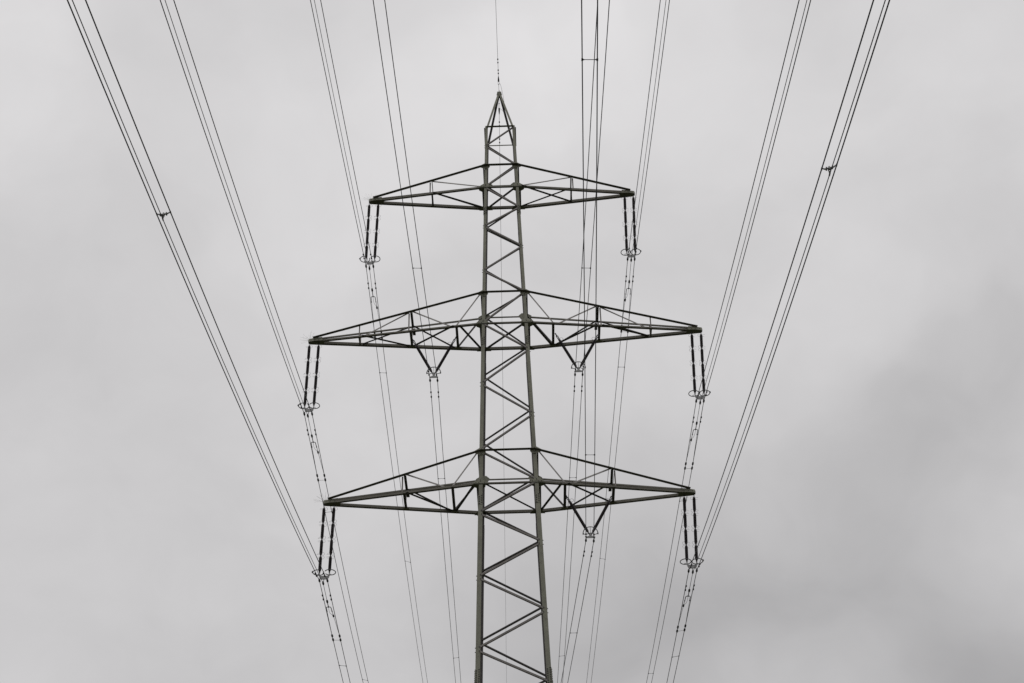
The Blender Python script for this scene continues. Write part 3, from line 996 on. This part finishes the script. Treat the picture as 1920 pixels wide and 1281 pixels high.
def damper(parent, origin_fn, t0):
    """two weights on a short messenger cable under the wire"""
    mb = MB()
    p0, p1 = origin_fn(t0 - 0.27), origin_fn(t0 + 0.27)
    dn = V((0, 0, -0.075))
    mb.tube([p0 + dn, p1 + dn], 0.012, 5)
    mb.tube([origin_fn(t0) + V((0, 0, 0.01)), origin_fn(t0) + dn], 0.020, 5)
    for p in (p0, p1):
        d = (p1 - p0).normalized()
        q = p + dn
        mb.tube([q - d * 0.09, q - d * 0.06, q + d * 0.06, q + d * 0.09], [0.028, 0.050, 0.050, 0.028], 8)
    o = mb.build('vibration_damper', M_DARKFIT, parent, True)
    return o


WR, TR, ER = 0.0205, 0.0150, 0.0135
fn = {}     # (lev, s, kind, i, side) -> function of t


def conductor(name, label, group, pts, r, mat_=M_WIRE):
    mb = MB()
    mb.tube(pts, r, 6)
    o = mb.build(name, mat_, None, True)
    tag(o, label, 'cable', group)
    return o


NEAR_T, FAR_T = 230, 330
for kind, table in (('tip', WIRES), ('vee', VW)):
    for (lev, s), d_ in table.items():
        for i, (x, z) in enumerate(d_['w']):
            an, sn = d_['n'][i]
            af, sf = d_['f'][i]
            F = lambda t_, x=x, z=z, a=af, q=sf: wpt(x, z, a, q, 1, t_)
            G = lambda t_, x=x, z=z, a=an, q=sn: wpt(x, z, a, q, -1, t_)
            fn[(lev, s, kind, i, 1)] = F
            fn[(lev, s, kind, i, -1)] = G
            pts = [G(t_) for t_ in reversed(samples(NEAR_T))]
            if i < 2:
                pts += [F(t_) for t_ in samples(FAR_T)[1:]]
            else:
                pts += [F(t_) for t_ in (0.15, 0.3, 0.8, 1.4, 2.0, 2.35)]
            if kind == 'tip':
                outer = (i == 0) == (s < 0)
                if i == 2:
                    lb = f'thin middle wire of the three hung below the {SIDE[s]} tip of the {lev} crossarm'
                elif outer:
                    lb = f'outermost wire of the three hung below the {SIDE[s]} tip of the {lev} crossarm'
                else:
                    lb = f'innermost wire of the three hung below the {SIDE[s]} tip of the {lev} crossarm'
                gr = 'wires hung from the crossarm tips'
            else:
                lb = f'{"left" if i == 0 else "right"} wire of the pair under the V insulator on the {SIDE[s]} {lev} crossarm'
                gr = 'wires hung from the V insulators'
            o = conductor('cable', lb, gr, pts, WR if i < 2 else TR)
            if i < 2:
                damper(o, F, 2.1 if kind == 'tip' else 1.55)
                damper(o, G, 1.55 if kind == 'tip' else 1.3)


# ------------------------------------------------------------------ spacers
def spacer(label, P, Q, dirv):
    root = empty('spacer', (P + Q) / 2)
    tag(root, label, 'spacer', 'bar spacers keeping wire pairs apart')
    inv = Matrix.Translation(-root.location)
    mb = MB()
    mb.tube([P, Q], 0.013, 6)
    o = mb.build('spacer_bar', M_DARKFIT, root)
    o.matrix_local = inv
    for p, e in ((P, (Q - P).normalized()), (Q, (P - Q).normalized())):
        mb = MB()
        mb.tube([p - dirv * 0.05, p + dirv * 0.05], 0.030, 7)
        mb.tube([p, p + e * 0.09], [0.034, 0.016], 6)
        o = mb.build('spacer_clamp', M_DARKFIT, root)
        o.matrix_local = inv


YD = V((0, 1, 0.12)).normalized()
for (lev, s) in WIRES:
    A, B_ = fn[(lev, s, 'tip', 0, 1)], fn[(lev, s, 'tip', 1, 1)]
    spacer(f'upper spacer bar on the rear wires below the {SIDE[s]} tip of the {lev} crossarm', A(13.1 if lev != 'bottom' else 12.6), B_(13.05 if lev != 'bottom' else 12.65), YD)
    if lev != 'bottom':
        spacer(f'lower spacer bar on the rear wires below the {SIDE[s]} tip of the {lev} crossarm', A(45.6 if s > 0 or lev == 'top' else 45.0), B_(45.5), YD)
for (lev, s), tn, tf in ((('middle', -1), 15.44, 12.65), (('middle', 1), 15.8, 13.4), (('bottom', 1), 15.16, 13.23)):
    nm = f'the V insulator on the {SIDE[s]} {lev} crossarm'
    A, B_ = fn[(lev, s, 'vee', 0, -1)], fn[(lev, s, 'vee', 1, -1)]
    spacer(f'spacer bar just above and before {nm}', A(tn), B_(tn + (0.24 if lev == 'bottom' else 0)), YD)
    if lev == 'bottom':
        spacer('topmost spacer bar in the photo, on the near pair right of the peak', A(49.45), B_(49.72), YD)
    A, B_ = fn[(lev, s, 'vee', 0, 1)], fn[(lev, s, 'vee', 1, 1)]
    spacer(f'spacer bar behind and just below {nm}', A(tf), B_(tf), YD)
    if lev == 'middle':
        spacer(f'bottom edge spacer bar on the {SIDE[s]} V insulator pair of the middle crossarm', A(45.7 if s < 0 else 46.9), B_(45.7 if s < 0 else 46.9), YD)

# three-way spacers on the front bundles of the bottom arm
for s, t0 in ((-1, 43.5), (1, 47.55)):
    A, B_, M_ = (fn[('bottom', s, 'tip', i, -1)] for i in (0, 1, 2))
    P, Q = A(t0), B_(t0)
    T_ = M_(t0 - 0.15)
    root = empty('spacer', (P + Q) / 2)
    tag(root, f'three armed grey spacer holding the front three wire bundle at the {"far left" if s < 0 else "far right"}', 'spacer', 'three armed bundle spacers')
    inv = Matrix.Translation(-root.location)
    ex = (Q - P).normalized()
    up = V((0, 0, 1))
    cbar = (P + Q) / 2 + up * (-0.05)
    fr = MB()
    fr.tube([P + ex * 0.03, P + ex * 0.10 - up * 0.045, cbar, Q - ex * 0.10 - up * 0.045, Q - ex * 0.03], [0.022, 0.028, 0.030, 0.028, 0.022], 8)
    for e in (-1, 1):
        q = cbar + ex * (0.10 * e)
        fr.tube([q + up * 0.04 - YD * 0.05, q - up * 0.035 + YD * 0.05], 0.024, 6)
    fr.tube([cbar + up * 0.06, cbar - up * 0.07], 0.032, 8)
    cm_ = cbar.lerp(T_, 0.45)
    fr.tube([cbar + ex * -0.04, cm_ + ex * -0.035], 0.016, 5)
    fr.tube([cbar + ex * 0.04, cm_ + ex * 0.035], 0.016, 5)
    fr.tube([cm_, T_ + (cbar - T_).normalized() * 0.03], [0.032, 0.022], 7)
    o = fr.build('spacer_frame', M_GALV, root, True)
    o.matrix_local = inv
    for p in (P, Q, T_):
        mb = MB()
        mb.tube([p - YD * 0.07, p + YD * 0.07], 0.026, 8)
        o = mb.build('spacer_clamp', M_RING, root, True)
        o.matrix_local = inv

# ------------------------------------------------------------------ forks behind the tower where the thin wire is tied into the pair
for (lev, s) in WIRES:
    A, B_, M_ = (fn[(lev, s, 'tip', i, 1)] for i in (0, 1, 2))
    root = empty('cable_fork', M_(2.35))
    tag(root, f'black fork fitting ending the thin middle wire behind the {SIDE[s]} end of the {lev} crossarm', 'cable fork', 'forks tying the thin wires into the pairs')
    inv = Matrix.Translation(-root.location)

    def part(mb, name, mt, sm=False):
        o = mb.build(name, mt, root, sm)
        o.matrix_local = inv
    mb = MB()
    p, q = M_(2.30), M_(2.95)
    mb.tube([M_(2.25), M_(2.33), M_(2.55), M_(2.62)], [0.03, 0.062, 0.062, 0.03], 8)
    mb.tube([M_(2.6), M_(3.2)], 0.026, 6)
    part(mb, 'dead_end_clamp', M_DARKFIT, True)
    c = M_(3.25)
    hxw = 0.135
    ld = V((-0.0145, 1, 0.07)).normalized()
    l0, r0 = c + V((-hxw, 0, 0)), c + V((hxw, 0, 0))
    JA, JB = A(7.85), B_(7.85)
    dA, dB = (JA - l0).normalized(), (JB - r0).normalized()
    mb = MB()
    mb.tube([l0 + dA * 0.62, l0 + dA * 0.05, l0 + V((0.03, 0, 0.02)), c + V((0, 0, 0.02)), r0 + V((-0.03, 0, 0.02)), r0 + dB * 0.05, r0 + dB * 0.62], 0.024, 6)
    for p_ in (l0 + dA * 0.62, r0 + dB * 0.62):
        mb.tube([p_ - YD * 0.05, p_ + YD * 0.05], 0.034, 6)
    mb.tube([c - ld * 0.14, c + V((0, 0, 0.02))], [0.03, 0.05], 6)
    part(mb, 'fork', M_DARKFIT, True)
    # the wires running from the fork to the pair; the one towards the tower carries a clamp and a slack loop
    inner_right = s < 0
    mb = MB()
    mb.tube([l0 + dA * 0.6, JA], 0.013, 5)
    mb.tube([r0 + dB * 0.6, JB], 0.013, 5)
    part(mb, 'tail_wire', M_WIRE, True)
    base, dd = (r0, dB) if inner_right else (l0, dA)
    mb = MB()
    e_ = base + dd * 1.35
    mb.tube([base + dd * 0.62, e_ - dd * 0.1], 0.018, 5)
    mb.tube([e_ - dd * 0.14, e_ - dd * 0.1, e_ + dd * 0.1, e_ + dd * 0.14], [0.03, 0.058, 0.058, 0.03], 8)
    part(mb, 'dead_end_clamp', M_DARKFIT, True)
    mb = MB()
    a_, b_2 = c - ld * 0.02, e_ - dd * 0.15
    loop = []
    for i in range(11):
        f_ = i / 10
        p_ = a_.lerp(b_2, f_)
        loop.append(p_ + V(((-0.05 if inner_right else 0.03) * math.sin(f_ * math.pi), 0, -0.12 * math.sin(f_ * math.pi))))
    mb.tube(loop, 0.010, 5)
    part(mb, 'jumper_loop', M_WIRE, True)
    for fnx in (A, B_):
        mb = MB()
        for tq in (7.85, 8.45):
            mb.tube([fnx(tq - 0.17), fnx(tq - 0.12), fnx(tq + 0.12), fnx(tq + 0.17)], [0.03, 0.062, 0.062, 0.03], 8)
        part(mb, 'joint_clamp', M_DARKFIT, True)
    mb = MB()
    mb.tube([A(8.5), B_(8.5)], 0.010, 5)
    part(mb, 'spacer_bar', M_GALV)

# ------------------------------------------------------------------ earth wire on the peak
AX, AZ = -0.019, 88.09
EN = lambda t_: wpt(AX, AZ + 0.02, 0.00167, -0.26, -1, t_, 0.00045)
EF = lambda t_: wpt(AX, AZ - 0.12, -0.0156, 0.051, 1, t_, 0.00045)


def earth_side(label, F, tde, tl0, dampers, T):
    mb = MB()
    mb.tube([F(tde)] + [F(t_) for t_ in samples(T) if t_ > tde + 0.05], ER, 6)
    o = mb.build('earth_cable', M_WIRE, None, True)
    tag(o, label, 'cable', 'earth wires on the peak')
    mb = MB()
    mb.tube([F(tde - 0.15), F(tde), F(tde + 0.25), F(tde + 0.55)], [0.035, 0.062, 0.05, 0.02], 8)
    mb.build('dead_end_clamp', M_DARKFIT, o, True)
    mb = MB()
    for e in (-0.05, 0.05):
        mb.tube([F(tde - 0.02) + V((e, 0, 0)), F(tl0) + V((e * 0.8, 0, 0))], 0.010, 5)
    mb.tube([F(tl0) + V((-0.05, 0, 0.02)), F(tl0 - 0.08) + V((0, 0, -0.02)), F(tl0) + V((0.05, 0, 0.02))], 0.016, 5)
    mb.tube([F(tl0), F(0.0)], 0.012, 5)
    mb.build('shackle_link', M_GALV, o, True)
    for t0 in dampers:
        mb = MB()
        p0, p1 = F(t0 - 0.2), F(t0 + 0.2)
        dn = V((0, 0, -0.05))
        mb.tube([p0 + dn, p1 + dn], 0.008, 5)
        mb.tube([F(t0), F(t0) + dn], 0.013, 5)
        for p in (p0, p1):
            q = p + dn
            d = (p1 - p0).normalized()
            mb.tube([q - d * 0.08, q - d * 0.05, q + d * 0.05, q + d * 0.08], [0.025, 0.045, 0.045, 0.025], 8)
        mb.build('vibration_damper', M_DARKFIT, o, True)
    return o


earth_side('thin single wire rising from the peak of the pylon to the top edge', EN, 1.42, 0.95, [2.6, 3.95], NEAR_T)
eo = earth_side('thin single wire running down behind the middle of the pylon body', EF, 1.75, 1.15, [3.25, 5.1], FAR_T)
mb = MB()
jp = [EN(1.1) + V((0.03, 0, -0.05)), V((0.10, -0.85, 87.95)), V((0.24, -0.55, 87.35)), V((0.33, -0.25, 86.75)), V((0.35, -0.12, 86.3)), V((0.36, 0.0, 85.9)), V((0.34, 0.35, 86.1)), V((0.28, 0.9, 86.9)), V((0.15, 1.3, 87.55)), V((0.0, 1.55, 87.95)), EF(1.75) + V((0, 0, -0.04))]
# smooth the slack loop
sm = []
for i in range(len(jp) - 1):
    p0 = jp[max(i - 1, 0)]
    p1, p2 = jp[i], jp[i + 1]
    p3 = jp[min(i + 2, len(jp) - 1)]
    for q in range(6):
        t_ = q / 6
        sm.append(0.5 * ((2 * p1) + (p2 - p0) * t_ + (2 * p0 - 5 * p1 + 4 * p2 - p3) * t_ ** 2 + (3 * p1 - p0 - 3 * p2 + p3) * t_ ** 3))
sm.append(jp[-1])
mb.tube(sm, 0.010, 5)
jo = mb.build('jumper_cable', M_WIRE, None, True)
tag(jo, 'slack looping jumper wire draped round the right of the pylon peak', 'cable')
